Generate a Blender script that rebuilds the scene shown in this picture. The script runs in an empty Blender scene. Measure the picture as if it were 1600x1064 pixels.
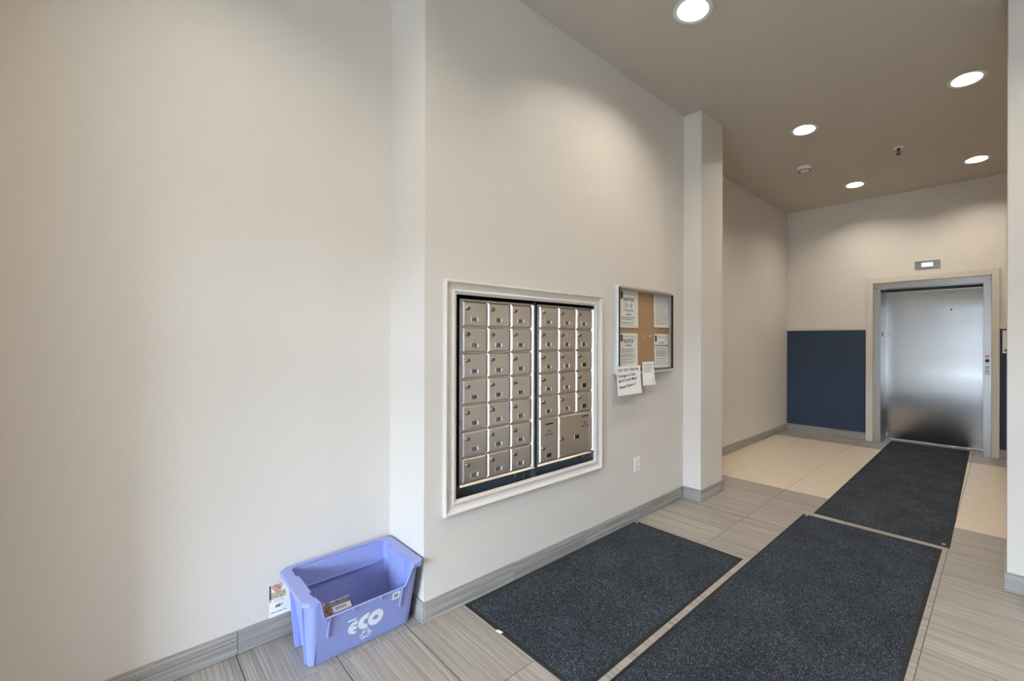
import bpy, bmesh, math, random
from mathutils import Vector, Matrix

random.seed(7)
SC = bpy.context.scene
COL = SC.collection

# ------------------------------------------------------------------ camera
H = 1.375
cam_d = bpy.data.cameras.new('camera')
cam = bpy.data.objects.new('camera', cam_d)
COL.objects.link(cam)
cam_d.sensor_fit = 'HORIZONTAL'
cam_d.sensor_width = 36.0
cam_d.lens = 36.0 * 689.6 / 1600.0
cam_d.shift_x = -117.0 / 1600.0
cam_d.clip_start = 0.02
FOC, CX, CY = 689.6, 917.0, 532.0
_Y = Vector((1567.5 - CX, 1.5, FOC)).normalized()
_X = Vector((CX - 186.0, 2.0, -FOC))
_X = (_X - _Y * _X.dot(_Y)).normalized()
_Z = _X.cross(_Y)
if _Z.y > 0:
    _Z = -_Z
# rows: camera right / down / forward expressed in world axes
right = Vector((_X.x, _Y.x, _Z.x)); down = Vector((_X.y, _Y.y, _Z.y)); fwd = Vector((_X.z, _Y.z, _Z.z))
cam.matrix_world = Matrix(((right.x, -down.x, -fwd.x, 0), (right.y, -down.y, -fwd.y, 0),
                           (right.z, -down.z, -fwd.z, H), (0, 0, 0, 1)))
SC.camera = cam

# ------------------------------------------------------------------ view, world, daylight
SC.view_settings.view_transform = 'Standard'
SC.view_settings.look = 'None'
SC.view_settings.gamma = 1.0
SC.view_settings.use_curve_mapping = False
SC.view_settings.exposure = 0.07
SKY = 95.0          # overcast sky through the glazed entrance
LAMP = 800.0       # radiance of the lamp bulbs
w = bpy.data.worlds.new('sky'); SC.world = w; w.use_nodes = True
bg = w.node_tree.nodes['Background']
bg.inputs['Color'].default_value = (0.62, 0.78, 1.0, 1)
bg.inputs['Strength'].default_value = SKY
SC.cycles.max_bounces = 10
SC.cycles.diffuse_bounces = 6
SC.cycles.glossy_bounces = 4
SC.cycles.transparent_max_bounces = 12
SC.cycles.caustics_reflective = False
SC.cycles.caustics_refractive = False
SC.cycles.sample_clamp_indirect = 6.0
SC.cycles.use_denoising = True
SC.cycles.denoiser = 'OPENIMAGEDENOISE'

# key dimensions (metres): x across the hall, y along it, z up; the camera stands at x = y = 0
CEIL = 3.343
XL, XM, XP = -2.435, -2.043, -1.872      # recessed wall, mailbox wall, pilaster
YR, YP0, YP1, YB = 1.017, 3.400, 3.793, 7.10
YF = -4.50                                # entrance wall
XR = 2.20                                 # right side of the lobby
XH = 0.90                                 # right side of the lift hall

# entrance opening portal (samples the sky through the real opening)
pd = bpy.data.lights.new('entrance_portal', 'AREA')
pd.shape = 'RECTANGLE'; pd.size = 2.85; pd.size_y = 2.5
pd.cycles.is_portal = True
po = bpy.data.objects.new('entrance_portal', pd); COL.objects.link(po)
po.location = (0.625, YF - 0.15, 1.28); po.rotation_euler = (math.radians(90), 0, 0)

# ------------------------------------------------------------------ helpers
WL = {}                                   # world location of every object
def link(o, parent=None, loc=(0, 0, 0)):
    COL.objects.link(o)
    WL[o.name] = Vector(loc)
    if parent is not None:
        o.parent = parent
        o.location = Vector(loc) - WL[parent.name]
    else:
        o.location = loc
    return o
def thing(name, label, cat, loc, group=None):
    o = bpy.data.objects.new(name, None); o.empty_display_size = 0.05
    link(o, None, loc)
    o['label'] = label; o['category'] = cat
    if group: o['group'] = group
    return o
def tag(o, label, cat, group=None):
    o['label'] = label; o['category'] = cat
    if group: o['group'] = group
    return o
def obj(name, bm, mat, parent=None, smooth=False, kind=None, label=None, angle=None):
    """bm holds WORLD coordinates; the object's origin goes to its own middle."""
    me = bpy.data.meshes.new(name)
    bm.normal_update()
    vs = [v.co for v in bm.verts]
    c = Vector([(min(v[i] for v in vs) + max(v[i] for v in vs)) / 2 for i in range(3)])
    if parent is None:
        c.z = min(v.z for v in vs)
    bmesh.ops.translate(bm, verts=bm.verts, vec=-c)
    bm.to_mesh(me); bm.free()
    for m in (mat if isinstance(mat, (list, tuple)) else [mat]):
        me.materials.append(m)
    if smooth:
        me.polygons.foreach_set('use_smooth', [True] * len(me.polygons))
        if angle is not None:
            me.set_sharp_from_angle(angle=math.radians(angle))
    o = bpy.data.objects.new(name, me)
    link(o, parent, c)
    if kind: o['kind'] = kind
    if label: o['label'] = label
    return o
def dup(o, parent, loc):
    """another object sharing o's mesh, at a world location"""
    c = o.copy()
    c.parent = None
    return link(c, parent, loc)
def box(bm, x0, x1, y0, y1, z0, z1, bev=0.0, seg=2, mi=0):
    vs = [bm.verts.new((x, y, z)) for x in (x0, x1) for y in (y0, y1) for z in (z0, z1)]
    fs = [(0, 1, 3, 2), (4, 6, 7, 5), (0, 4, 5, 1), (2, 3, 7, 6), (0, 2, 6, 4), (1, 5, 7, 3)]
    faces = [bm.faces.new([vs[i] for i in f]) for f in fs]
    for f in faces: f.material_index = mi
    if bev > 0:
        es = list({e for f in faces for e in f.edges})
        r = bmesh.ops.bevel(bm, geom=es, offset=bev, segments=seg, affect='EDGES', profile=0.5, clamp_overlap=True)
        for f in r['faces']: f.material_index = mi
    return bm
def B(*a, **k):
    bm = bmesh.new(); box(bm, *a, **k); return bm
def prism(bm, pts, axis, a0, a1, mi=0):
    """polygon pts (2D) extruded along axis 'x','y','z' from a0 to a1"""
    def P(p, a):
        return {'x': (a, p[0], p[1]), 'y': (p[0], a, p[1]), 'z': (p[0], p[1], a)}[axis]
    v0 = [bm.verts.new(P(p, a0)) for p in pts]; v1 = [bm.verts.new(P(p, a1)) for p in pts]
    n = len(pts); fs = [bm.faces.new(v0[::-1]), bm.faces.new(v1)]
    for i in range(n):
        fs.append(bm.faces.new((v0[i], v0[(i + 1) % n], v1[(i + 1) % n], v1[i])))
    for f in fs: f.material_index = mi
    bmesh.ops.recalc_face_normals(bm, faces=fs)
    return bm
def lathe(bm, prof, centre, axis='z', n=32, sign=1, mi=0, caps=False):
    """prof = [(radius, height)...] spun about an axis through centre"""
    rings = []
    for r, h in prof:
        ring = []
        for i in range(n):
            a = 2 * math.pi * i / n
            c, s = r * math.cos(a), r * math.sin(a)
            if axis == 'z': p = (centre[0] + c, centre[1] + s, centre[2] + sign * h)
            elif axis == 'x': p = (centre[0] + sign * h, centre[1] + c, centre[2] + s)
            else: p = (centre[0] + c, centre[1] + sign * h, centre[2] + s)
            ring.append(bm.verts.new(p))
        rings.append(ring)
    fs = []
    for a, b in zip(rings, rings[1:]):
        for i in range(n):
            fs.append(bm.faces.new((a[i], a[(i + 1) % n], b[(i + 1) % n], b[i])))
    if caps:
        fs.append(bm.faces.new(rings[0][::-1])); fs.append(bm.faces.new(rings[-1]))
    for f in fs: f.material_index = mi
    bmesh.ops.recalc_face_normals(bm, faces=fs)
    return bm
def mesh_text(body, size, M, spacing=1.0, shear=0.0, bold=0.0, align='LEFT'):
    """built-in font letters as a bmesh placed by matrix M (local x right, y up, z out)"""
    cu = bpy.data.curves.new('t', 'FONT'); cu.body = body; cu.size = size
    cu.space_character = spacing; cu.shear = shear; cu.offset = bold; cu.align_x = align
    cu.resolution_u = 2; cu.fill_mode = 'FRONT'
    o = bpy.data.objects.new('t', cu); COL.objects.link(o)
    dg = bpy.context.evaluated_depsgraph_get(); dg.update()
    me = bpy.data.meshes.new_from_object(o.evaluated_get(dg))
    bm = bmesh.new(); bm.from_mesh(me); bm.transform(M)
    bpy.data.objects.remove(o); bpy.data.curves.remove(cu); bpy.data.meshes.remove(me)
    return bm
def join(dst, src):
    me = bpy.data.meshes.new('j'); src.to_mesh(me); src.free(); dst.from_mesh(me); bpy.data.meshes.remove(me)
    return dst
def frame_x(x, y, z, rot=0.0):
    """plane facing +x: local x -> +y, local y -> +z"""
    c, s = math.cos(rot), math.sin(rot)
    return Matrix(((0, 0, 1, x), (c, -s, 0, y), (s, c, 0, z), (0, 0, 0, 1)))
def frame_y(x, y, z):
    """plane facing -y: local x -> +x, local y -> +z"""
    return Matrix(((1, 0, 0, x), (0, 0, -1, y), (0, 1, 0, z), (0, 0, 0, 1)))

# ------------------------------------------------------------------ materials
class N:
    def __init__(s, name):
        s.m = bpy.data.materials.new(name); s.m.use_nodes = True
        s.t = s.m.node_tree; s.b = s.t.nodes['Principled BSDF']
    def n(s, typ, **kw):
        nd = s.t.nodes.new(typ)
        for k, v in kw.items():
            if k.startswith('_'): setattr(nd, k[1:], v)
            else: nd.inputs[k.replace('__', ' ')].default_value = v
        return nd
    def l(s, a, ao, b, bi): s.t.links.new(a.outputs[ao], b.inputs[bi])
    def coord(s, scale=(1, 1, 1), rnd=0.0, out='Object'):
        tc = s.n('ShaderNodeTexCoord'); mp = s.n('ShaderNodeMapping'); mp.inputs['Scale'].default_value = scale
        s.l(tc, out, mp, 'Vector')
        if rnd:
            oi = s.n('ShaderNodeObjectInfo'); mu = s.n('ShaderNodeMath', _operation='MULTIPLY'); mu.inputs[1].default_value = rnd
            s.l(oi, 'Random', mu, 0)
            cb = s.n('ShaderNodeCombineXYZ')
            for k in 'XYZ': s.l(mu, 0, cb, k)
            s.l(cb, 0, mp, 'Location')
        return mp
    def noise(s, mp, scale, detail=3, rough=0.5):
        nz = s.n('ShaderNodeTexNoise', Scale=scale, Detail=detail, Roughness=rough)
        s.l(mp, 'Vector', nz, 'Vector'); return nz
    def ramp(s, src, out, stops):
        r = s.n('ShaderNodeValToRGB'); e = r.color_ramp.elements
        while len(e) < len(stops): e.new(0.5)
        for el, (p, c) in zip(e, stops): el.position = p; el.color = (*c, 1)
        s.l(src, out, r, 'Fac'); return r
    def bump(s, src, out, strength, dist):
        bp = s.n('ShaderNodeBump', Strength=strength, Distance=dist); s.l(src, out, bp, 'Height')
        s.l(bp, 'Normal', s.b, 'Normal'); return bp
def srgb(r, g, b):
    f = lambda v: (v / 255) / 12.92 if v <= 10 else (((v / 255) + 0.055) / 1.055) ** 2.4
    return (f(r), f(g), f(b))
def plain(name, c, rough=0.5, metal=0.0, spec=None, emit=None, es=0.0):
    k = N(name); k.b.inputs['Base Color'].default_value = (*c, 1)
    k.b.inputs['Roughness'].default_value = rough; k.b.inputs['Metallic'].default_value = metal
    if spec is not None: k.b.inputs['Specular IOR Level'].default_value = spec
    if emit: k.b.inputs['Emission Color'].default_value = (*emit, 1); k.b.inputs['Emission Strength'].default_value = es
    return k.m
def grained(name, c, rough=0.5, var=0.06, scale=40.0, bump=0.1, dist=0.0005, metal=0.0, spec=None):
    """plain colour with a fine tonal grain and relief"""
    k = N(name); mp = k.coord(); nz = k.noise(mp, scale, 4)
    lo = tuple(max(0, v * (1 - var)) for v in c); hi = tuple(min(1, v * (1 + var)) for v in c)
    r = k.ramp(nz, 'Fac', [(0.3, lo), (0.7, hi)]); k.l(r, 'Color', k.b, 'Base Color')
    k.b.inputs['Roughness'].default_value = rough; k.b.inputs['Metallic'].default_value = metal
    if spec is not None: k.b.inputs['Specular IOR Level'].default_value = spec
    if bump: k.bump(nz, 'Fac', bump, dist)
    return k.m

WALL_C = srgb(211, 204, 195)
M_wall = grained('wall_paint', WALL_C, 0.48, 0.02, 260.0, 0.22, 0.0012)
M_ceil = grained('ceiling_paint', srgb(192, 183, 171), 0.8, 0.02, 200.0, 0.25, 0.001)
M_trim = grained('trim_paint', srgb(205, 197, 184), 0.42, 0.015, 90.0, 0.05, 0.0004)
M_mould = grained('moulding_paint', srgb(208, 201, 192), 0.45, 0.03, 60.0, 0.08, 0.0006)

def tile_mat(name, dark, mid, light, axis, rough=0.38, contrast=1.0):
    """porcelain with fine linear streaks along one axis; each tile differs"""
    k = N(name)
    if axis == 'x': sc1, sc2 = (1.3, 95, 95), (2.6, 300, 300)
    else: sc1, sc2 = (95, 1.3, 95), (300, 2.6, 300)
    m1 = k.coord(sc1, 37.0); m2 = k.coord(sc2, 53.0)
    a = k.noise(m1, 1.0, 3, 0.6); b = k.noise(m2, 1.0, 2, 0.5)
    mx = k.n('ShaderNodeMix', _data_type='FLOAT'); mx.inputs[0].default_value = 0.45
    k.l(a, 'Fac', mx, 2); k.l(b, 'Fac', mx, 3)
    r = k.ramp(mx, 0, [(0.36, dark), (0.5, mid), (0.63, light)])
    oi = k.n('ShaderNodeObjectInfo'); mr = k.n('ShaderNodeMapRange'); mr.inputs[3].default_value = 0.95; mr.inputs[4].default_value = 1.05
    k.l(oi, 'Random', mr, 0)
    hs = k.n('ShaderNodeHueSaturation'); k.l(mr, 0, hs, 'Value'); k.l(r, 'Color', hs, 'Color')
    k.l(hs, 'Color', k.b, 'Base Color')
    k.b.inputs['Roughness'].default_value = rough
    k.bump(mx, 0, 0.25, 0.0008)
    return k.m
M_tile = tile_mat('grey_tile', srgb(122, 115, 107), srgb(150, 142, 133), srgb(171, 163, 153), 'x')
M_base = tile_mat('baseboard_tile', srgb(112, 108, 104), srgb(148, 143, 138), srgb(174, 170, 164), 'y')
M_basex = tile_mat('baseboard_tile_cross', srgb(112, 108, 104), srgb(148, 143, 138), srgb(174, 170, 164), 'x')
M_beige = grained('beige_tile', srgb(206, 192, 172), 0.35, 0.035, 9.0, 0.03, 0.0005)
M_grout = grained('grout', srgb(72, 66, 60), 0.9, 0.08, 120.0, 0.2)

def carpet(name):
    k = N(name); mp = k.coord()
    a = k.noise(mp, 260.0, 2, 0.7); b = k.noise(mp, 4.0, 3, 0.5)
    vo = k.n('ShaderNodeTexVoronoi', Scale=330.0); k.l(mp, 'Vector', vo, 'Vector')
    r = k.ramp(a, 'Fac', [(0.32, srgb(16, 19, 23)), (0.5, srgb(42, 47, 54)), (0.60, srgb(78, 85, 93)), (0.74, srgb(168, 173, 178))])
    r2 = k.ramp(b, 'Fac', [(0.3, (0.72, 0.72, 0.72)), (0.7, (1.12, 1.12, 1.12))])
    mx = k.n('ShaderNodeMix', _data_type='RGBA', _blend_type='MULTIPLY'); mx.inputs[0].default_value = 1.0
    k.l(r, 'Color', mx, 6); k.l(r2, 'Color', mx, 7); k.l(mx, 2, k.b, 'Base Color')
    k.b.inputs['Roughness'].default_value = 0.95; k.b.inputs['Specular IOR Level'].default_value = 0.15
    k.bump(vo, 'Distance', 0.8, 0.004)
    return k.m
M_carpet = carpet('mat_pile')
M_rubber = grained('mat_rubber', srgb(15, 15, 16), 0.75, 0.15, 90.0, 0.1)

def brushed(name, c, rough, aniso, rot, noise_scale, bump=0.03, wave=0.0, wavescale=(1, 1, 1)):
    k = N(name); k.b.inputs['Metallic'].default_value = 1.0
    mp = k.coord(noise_scale); nz = k.noise(mp, 1.0, 3, 0.6)
    lo = tuple(v * 0.97 for v in c); hi = tuple(min(1, v * 1.02) for v in c)
    r = k.ramp(nz, 'Fac', [(0.3, lo), (0.7, hi)]); k.l(r, 'Color', k.b, 'Base Color')
    mr = k.n('ShaderNodeMapRange'); mr.inputs[3].default_value = rough * 0.85; mr.inputs[4].default_value = rough * 1.15
    k.l(nz, 'Fac', mr, 0); k.l(mr, 0, k.b, 'Roughness')
    if aniso:
        k.b.inputs['Anisotropic'].default_value = aniso; k.b.inputs['Anisotropic Rotation'].default_value = rot
        tg = k.n('ShaderNodeTangent', _direction_type='RADIAL', _axis='Z'); k.l(tg, 'Tangent', k.b, 'Tangent')
    b1 = k.n('ShaderNodeBump', Strength=bump, Distance=0.0004); k.l(nz, 'Fac', b1, 'Height')
    if wave:
        m2 = k.coord(wavescale); n2 = k.noise(m2, 1.0, 1, 0.3)
        b2 = k.n('ShaderNodeBump', Strength=wave, Distance=0.02); k.l(n2, 'Fac', b2, 'Height'); k.l(b2, 'Normal', b1, 'Normal')
    k.l(b1, 'Normal', k.b, 'Normal')
    return k.m
M_lift = brushed('lift_door_steel', srgb(166, 164, 162), 0.17, 0.90, 0.0, (420, 8, 2.0), 0.04, 0.14, (0.9, 1, 2.6))
M_frame = brushed('lift_frame_steel', srgb(172, 169, 166), 0.30, 0.0, 0.0, (380, 380, 2.0), 0.02)
M_head = brushed('lift_header_steel', srgb(172, 169, 166), 0.26, 0.0, 0.0, (2.0, 300, 300), 0.02)
M_box = brushed('mailbox_steel', srgb(222, 213, 203), 0.36, 0.0, 0.0, (220, 3.0, 220), 0.05)
M_alu = brushed('aluminium_trim', srgb(200, 198, 196), 0.34, 0.0, 0.0, (150, 150, 3), 0.03)
M_nickel = plain('lock_metal', srgb(150, 143, 134), 0.28, 1.0)
M_dark = plain('dark_recess', srgb(22, 21, 20), 0.7)
M_slate = grained('slate_steel', srgb(62, 72, 80), 0.5, 0.08, 30.0, 0.04)
M_black = plain('black_print', srgb(24, 24, 26), 0.6)
M_ink = plain('grey_print', srgb(72, 72, 74), 0.7)
M_paper = grained('paper', srgb(238, 234, 228), 0.75, 0.01, 60.0, 0.02)
M_white = grained('bright_paper', srgb(240, 238, 234), 0.7, 0.01, 60.0, 0.02)
M_label = plain('label_card', srgb(170, 164, 156), 0.5)
M_labelw = plain('label_clip', srgb(228, 228, 230), 0.25)
M_bin = grained('bin_plastic', srgb(140, 149, 202), 0.42, 0.03, 30.0, 0.04, 0.0006)
M_binprint = grained('bin_print', srgb(226, 230, 236), 0.55, 0.04, 80.0, 0.02)
M_olive = grained('sticker_print', srgb(142, 150, 128), 0.6, 0.15, 300.0, 0.0)
M_plastic = plain('white_plastic', srgb(226, 226, 224), 0.4)
M_cork = None
def cork():
    k = N('cork'); mp = k.coord(); a = k.noise(mp, 320.0, 4, 0.7); b = k.noise(mp, 30, 2)
    r = k.ramp(a, 'Fac', [(0.3, srgb(132, 98, 66)), (0.5, srgb(176, 138, 102)), (0.7, srgb(204, 168, 130))])
    k.l(r, 'Color', k.b, 'Base Color'); k.b.inputs['Roughness'].default_value = 0.9; k.bump(a, 'Fac', 0.3, 0.001); return k.m
M_cork = cork()
def fabric():
    k = N('navy_fabric'); mp = k.coord((1, 1, 1)); a = k.noise(mp, 420.0, 2, 0.7)
    wv = k.n('ShaderNodeTexWave', Scale=160.0, Distortion=1.5); k.l(mp, 'Vector', wv, 'Vector')
    r = k.ramp(a, 'Fac', [(0.3, srgb(34, 46, 66)), (0.7, srgb(54, 69, 92))])
    k.l(r, 'Color', k.b, 'Base Color'); k.b.inputs['Roughness'].default_value = 0.85; k.bump(wv, 'Fac', 0.15, 0.0008); return k.m
M_navy = fabric()
def glass(name, tint=(1, 1, 1), refl=0.03):
    m = bpy.data.materials.new(name); m.use_nodes = True; t = m.node_tree
    for nd in list(t.nodes): t.nodes.remove(nd)
    o = t.nodes.new('ShaderNodeOutputMaterial'); mx = t.nodes.new('ShaderNodeMixShader')
    tr = t.nodes.new('ShaderNodeBsdfTransparent'); gl = t.nodes.new('ShaderNodeBsdfGlossy')
    tr.inputs[0].default_value = (*tint, 1); gl.inputs['Roughness'].default_value = 0.02
    lw = t.nodes.new('ShaderNodeLayerWeight'); pw = t.nodes.new('ShaderNodeMath'); pw.operation = 'POWER'; pw.inputs[1].default_value = 5.0
    ad = t.nodes.new('ShaderNodeMath'); ad.operation = 'MULTIPLY_ADD'; ad.inputs[1].default_value = 0.6; ad.inputs[2].default_value = refl
    t.links.new(lw.outputs['Facing'], pw.inputs[0]); t.links.new(pw.outputs[0], ad.inputs[0])
    t.links.new(ad.outputs[0], mx.inputs[0]); t.links.new(tr.outputs[0], mx.inputs[1]); t.links.new(gl.outputs[0], mx.inputs[2])
    t.links.new(mx.outputs[0], o.inputs[0]); return m
M_glass = glass('clear_glass', (0.985, 0.99, 0.985), 0.015)
M_lampglow = plain('lamp_glow', (1, 1, 1), 0.5, emit=(1.0, 0.91, 0.79), es=LAMP)
M_refl = plain('lamp_reflector', srgb(232, 228, 222), 0.35, 0.6)
M_screen = plain('lit_screen', (0.02, 0.02, 0.03), 0.3, emit=(0.80, 0.86, 1.0), es=1.15)
M_amber = plain('amber_ring', srgb(200, 92, 40), 0.4, emit=(1.0, 0.32, 0.08), es=0.06)
M_charcoal = grained('charcoal_metal', srgb(54, 56, 58), 0.5, 0.05, 40.0, 0.03)
M_blocker = grained('blocker_grey', srgb(84, 82, 80), 0.9, 0.08, 6.0, 0.2)
M_brass = plain('sprinkler_bronze', srgb(66, 52, 38), 0.5, 0.6)

# ------------------------------------------------------------------ shell
def struct(name, bm, m, parent=None, **k):
    return obj(name, bm, m, parent, kind=None if parent else 'structure', **k)

# floor: a grout bed with every tile set on it
TZ = 0.0
bm = bmesh.new(); box(bm, XL - 0.3, XR + 0.3, YF - 0.15, 7.75, -0.08, -0.0010)
floor = struct('floor', bm, M_grout)
GX = [XL + 0.006, -2.062, -1.462, -0.862, -0.262, 0.338, 0.938, 1.538, XR]
G0, GP = 0.352, 0.2992
_tiles = {}
def tile(x0, x1, y0, y1, mat, key):
    g = 0.0015
    w_, d_ = round(x1 - x0 - 2 * g, 4), round(y1 - y0 - 2 * (0.0019 if key == 'g' else g), 4)
    c = ((x0 + x1) / 2, (y0 + y1) / 2, -0.004)
    k = (w_, d_, key)
    if k in _tiles:
        return dup(_tiles[k], floor, c)
    bm = bmesh.new()
    bm2 = box(bm, c[0] - w_ / 2, c[0] + w_ / 2, c[1] - d_ / 2, c[1] + d_ / 2, -0.008, 0.0)
    top = [f for f in bm2.faces if f.normal.z > 0.5 or all(abs(v.co.z) < 1e-6 for v in f.verts)]
    es = list({e for f in top for e in f.edges})
    bmesh.ops.bevel(bm2, geom=es, offset=0.0006, segments=1, affect='EDGES')
    o = obj('tile', bm2, mat, floor)
    _tiles[k] = o
    return o
for r in range(-3, 13):
    y0, y1 = G0 + GP * r, G0 + GP * (r + 1)
    for a, b in zip(GX, GX[1:]):
        if a < -2.2 and y0 > YR and y1 < YP0 + 0.5: continue      # under the boxed-out wall
        if a > 0.3 and y0 > YP0 - 0.3: continue
        tile(a, b, y0, y1, M_tile, 'g')
for a, b in zip(GX, GX[1:]): tile(a, b, YF, G0 - 3 * GP, M_tile, 'n')      # behind the camera
BP = 0.597
HX = [XL + 0.006, -2.062, -1.462, -0.862, -0.262, 0.338, XH]
for r in range(4):
    for a, b in zip(HX, HX[1:]):
        tile(a, b, 4.242 + BP * r, 4.242 + BP * (r + 1), M_beige, 'b')
for a, b in zip(HX, HX[1:]):
    tile(a, b, 4.242 + BP * 4, YB - 0.004, M_tile, 'g')
tile(-1.207, -0.862, YB - 0.004, 7.42, M_tile, 'g'); tile(-0.862, -0.262, YB - 0.004, 7.42, M_tile, 'g'); tile(-0.262, -0.178, YB - 0.004, 7.42, M_tile, 'g')

# ceiling with real holes for the recessed lamps
LAMPS = [(-1.346, 2.337), (-0.205, 2.337), (-1.352, 4.375), (-0.203, 4.36), (-1.362, 6.349), (-0.212, 6.35), (-1.346, 0.30), (-0.205, 0.30)]
LR = 0.094
def ceiling_bm():
    bm = bmesh.new()
    xs = sorted({XL - 0.2, XR + 0.2} | {round(x + s * 0.15, 4) for x, y in LAMPS for s in (-1, 1)})
    # cells: build strips; around each lamp a square cell with a round hole
    cells_y = sorted({YF - 0.2, 7.75} | {round(y + s * 0.15, 4) for x, y in LAMPS for s in (-1, 1)})
    # merge nearly equal coordinates
    def merge(v):
        out = [v[0]]
        for q in v[1:]:
            if q - out[-1] > 0.04: out.append(q)
        return out
    xs, cells_y = merge(xs), merge(cells_y)
    for x0, x1 in zip(xs, xs[1:]):
        for y0, y1 in zip(cells_y, cells_y[1:]):
            hit = [l for l in LAMPS if x0 + 0.1 < l[0] < x1 - 0.1 and y0 + 0.1 < l[1] < y1 - 0.1 and x1 - x0 < 0.36 and y1 - y0 < 0.36]
            if not hit:
                bm.faces.new([bm.verts.new(p) for p in ((x0, y0, CEIL), (x0, y1, CEIL), (x1, y1, CEIL), (x1, y0, CEIL))])
                continue
            cx, cy = hit[0]; n = 32
            inner, outer = [], []
            for i in range(n):
                a = 2 * math.pi * i / n; c, s = math.cos(a), math.sin(a)
                inner.append(bm.verts.new((cx + LR * c, cy + LR * s, CEIL)))
                tx = ((x1 - cx) / c if c > 1e-9 else (x0 - cx) / c) if abs(c) > 1e-9 else 1e9
                ty = ((y1 - cy) / s if s > 1e-9 else (y0 - cy) / s) if abs(s) > 1e-9 else 1e9
                t = min(tx, ty)
                outer.append(bm.verts.new((cx + t * c, cy + t * s, CEIL)))
            cs = {}
            for i in range(n):
                j = (i + 1) % n
                f = [inner[j], inner[i], outer[i]]
                o1, o2 = outer[i].co, outer[j].co
                same = (abs(o1.x - o2.x) < 1e-6 and min(abs(o1.x - x0), abs(o1.x - x1)) < 1e-6) or (abs(o1.y - o2.y) < 1e-6 and min(abs(o1.y - y0), abs(o1.y - y1)) < 1e-6)
                if not same:
                    cxn = x1 if (o1.x + o2.x) / 2 > cx else x0; cyn = y1 if (o1.y + o2.y) / 2 > cy else y0
                    f.append(bm.verts.new((cxn, cyn, CEIL)))
                f.append(outer[j]); bm.faces.new(f)
    bmesh.ops.remove_doubles(bm, verts=bm.verts, dist=1e-5)
    bmesh.ops.recalc_face_normals(bm, faces=bm.faces)
    if sum(f.normal.z for f in bm.faces) > 0: bmesh.ops.reverse_faces(bm, faces=bm.faces)
    # roof slab well above the cans closes the void
    box(bm, XL - 0.25, XR + 0.25, YF - 0.25, 7.8, CEIL + 0.3, CEIL + 0.4)
    for x0, x1, y0, y1 in ((XL - .25, XL - .2, YF - .25, 7.8), (XR + .2, XR + .25, YF - .25, 7.8), (XL - .25, XR + .25, YF - .25, YF - .2), (XL - .25, XR + .25, 7.75, 7.8)):
        box(bm, x0, x1, y0, y1, CEIL, CEIL + 0.3)
    return bm
struct('ceiling', ceiling_bm(), M_ceil)

CT = CEIL - 0.0005
def wall(name, *a, m=None, bev=0.004):
    return struct(name, B(*a, bev=bev, seg=2), m or M_wall)
wall('wall_left', XL - 0.18, XL, YF, YR + 0.06, 0, CT)                       # recessed bay by the entrance
# the boxed-out wall with the opening for the mailboxes
OY0, OY1, OZ0, OZ1 = 1.183, 2.262, 0.537, 1.616
bm = bmesh.new()
for a in ((YR, OY0, 0, CT), (OY1, YP0 + 0.06, 0, CT), (OY0, OY1, 0, OZ0), (OY0, OY1, OZ1, CT)):
    box(bm, XL, XM, a[0], a[1], a[2], a[3])
bmesh.ops.remove_doubles(bm, verts=bm.verts, dist=1e-5)
mail_wall = struct('wall_left', bm, M_wall)
wall('wall_left', XL - 0.1, XP, YP0, YP1, 0, CT)                             # pilaster
wall('wall_left', XL - 0.18, XL, YP1 - 0.06, YB + 0.1, 0, CT)                # lift hall
# back wall round the lift opening
EX0, EX1, EZ = -1.297, -0.099, 2.162
bm = bmesh.new()
for a in ((XL - 0.18, EX0, 0, CT), (EX1, XH + 0.18, 0, CT), (EX0, EX1, EZ, CT)):
    box(bm, a[0], a[1], YB, YB + 0.5, a[2], a[3])
bmesh.ops.remove_doubles(bm, verts=bm.verts, dist=1e-5)
struct('wall_back', bm, M_wall)
wall('wall_right', 0.016, XR + 0.18, 3.366, 3.78, 0, CT)                     # the wall end at the right edge
wall('wall_right', XH, XH + 0.18, 3.78, YB + 0.1, 0, CT)
wall('wall_right', XR, XR + 0.18, YF, 3.40, 0, CT)
# entrance wall: piers, header and glazing (behind the camera)
GX0, GX1, GZ = -0.80, 2.05, 2.60
bm = bmesh.new()
box(bm, XL - 0.18, GX0, YF - 0.2, YF, 0, CT); box(bm, GX1, XR + 0.18, YF - 0.2, YF, 0, CT); box(bm, GX0, GX1, YF - 0.2, YF, GZ, CT)

struct('wall_front', bm, M_wall)
struct('wall_left', B(XL, XL + 0.31, -0.70, -0.29, 0, CT), M_wall)          # added pier, just out of view, shading the near end of the left wall
win = obj('window_1', B(GX0, GX1, YF - 0.13, YF - 0.07, GZ - 0.06, GZ), M_charcoal, kind='structure')
for x in (GX0, 0.12, 1.08, GX1 - 0.06):
    obj('window_frame', B(x, x + 0.06, YF - 0.13, YF - 0.07, 0, GZ - 0.06), M_charcoal, win)
for x0, x1 in ((GX0 + .06, .12), (.18, 1.08), (1.14, GX1 - .06)):
    obj('pane', B(x0, x1, YF - 0.105, YF - 0.097, 0.08, GZ - 0.06), M_glass, win)
    obj('window_frame', B(x0, x1, YF - 0.13, YF - 0.07, 0.0, 0.08), M_charcoal, win)
    obj('window_frame', B(x0, x1, YF - 0.14, YF - 0.06, 2.06, 2.18), M_charcoal, win)
struct('ground', B(-26, 26, -16, YF - 0.15, -0.10, -0.02), grained('concrete_paving', srgb(150, 147, 142), 0.9, 0.08, 6.0, 0.2))
struct('sky_blocker', B(-26, 26, -16, -15, -0.02, 3.7), M_blocker)      # unseen block added across the street to cut off the low sky light

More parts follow.
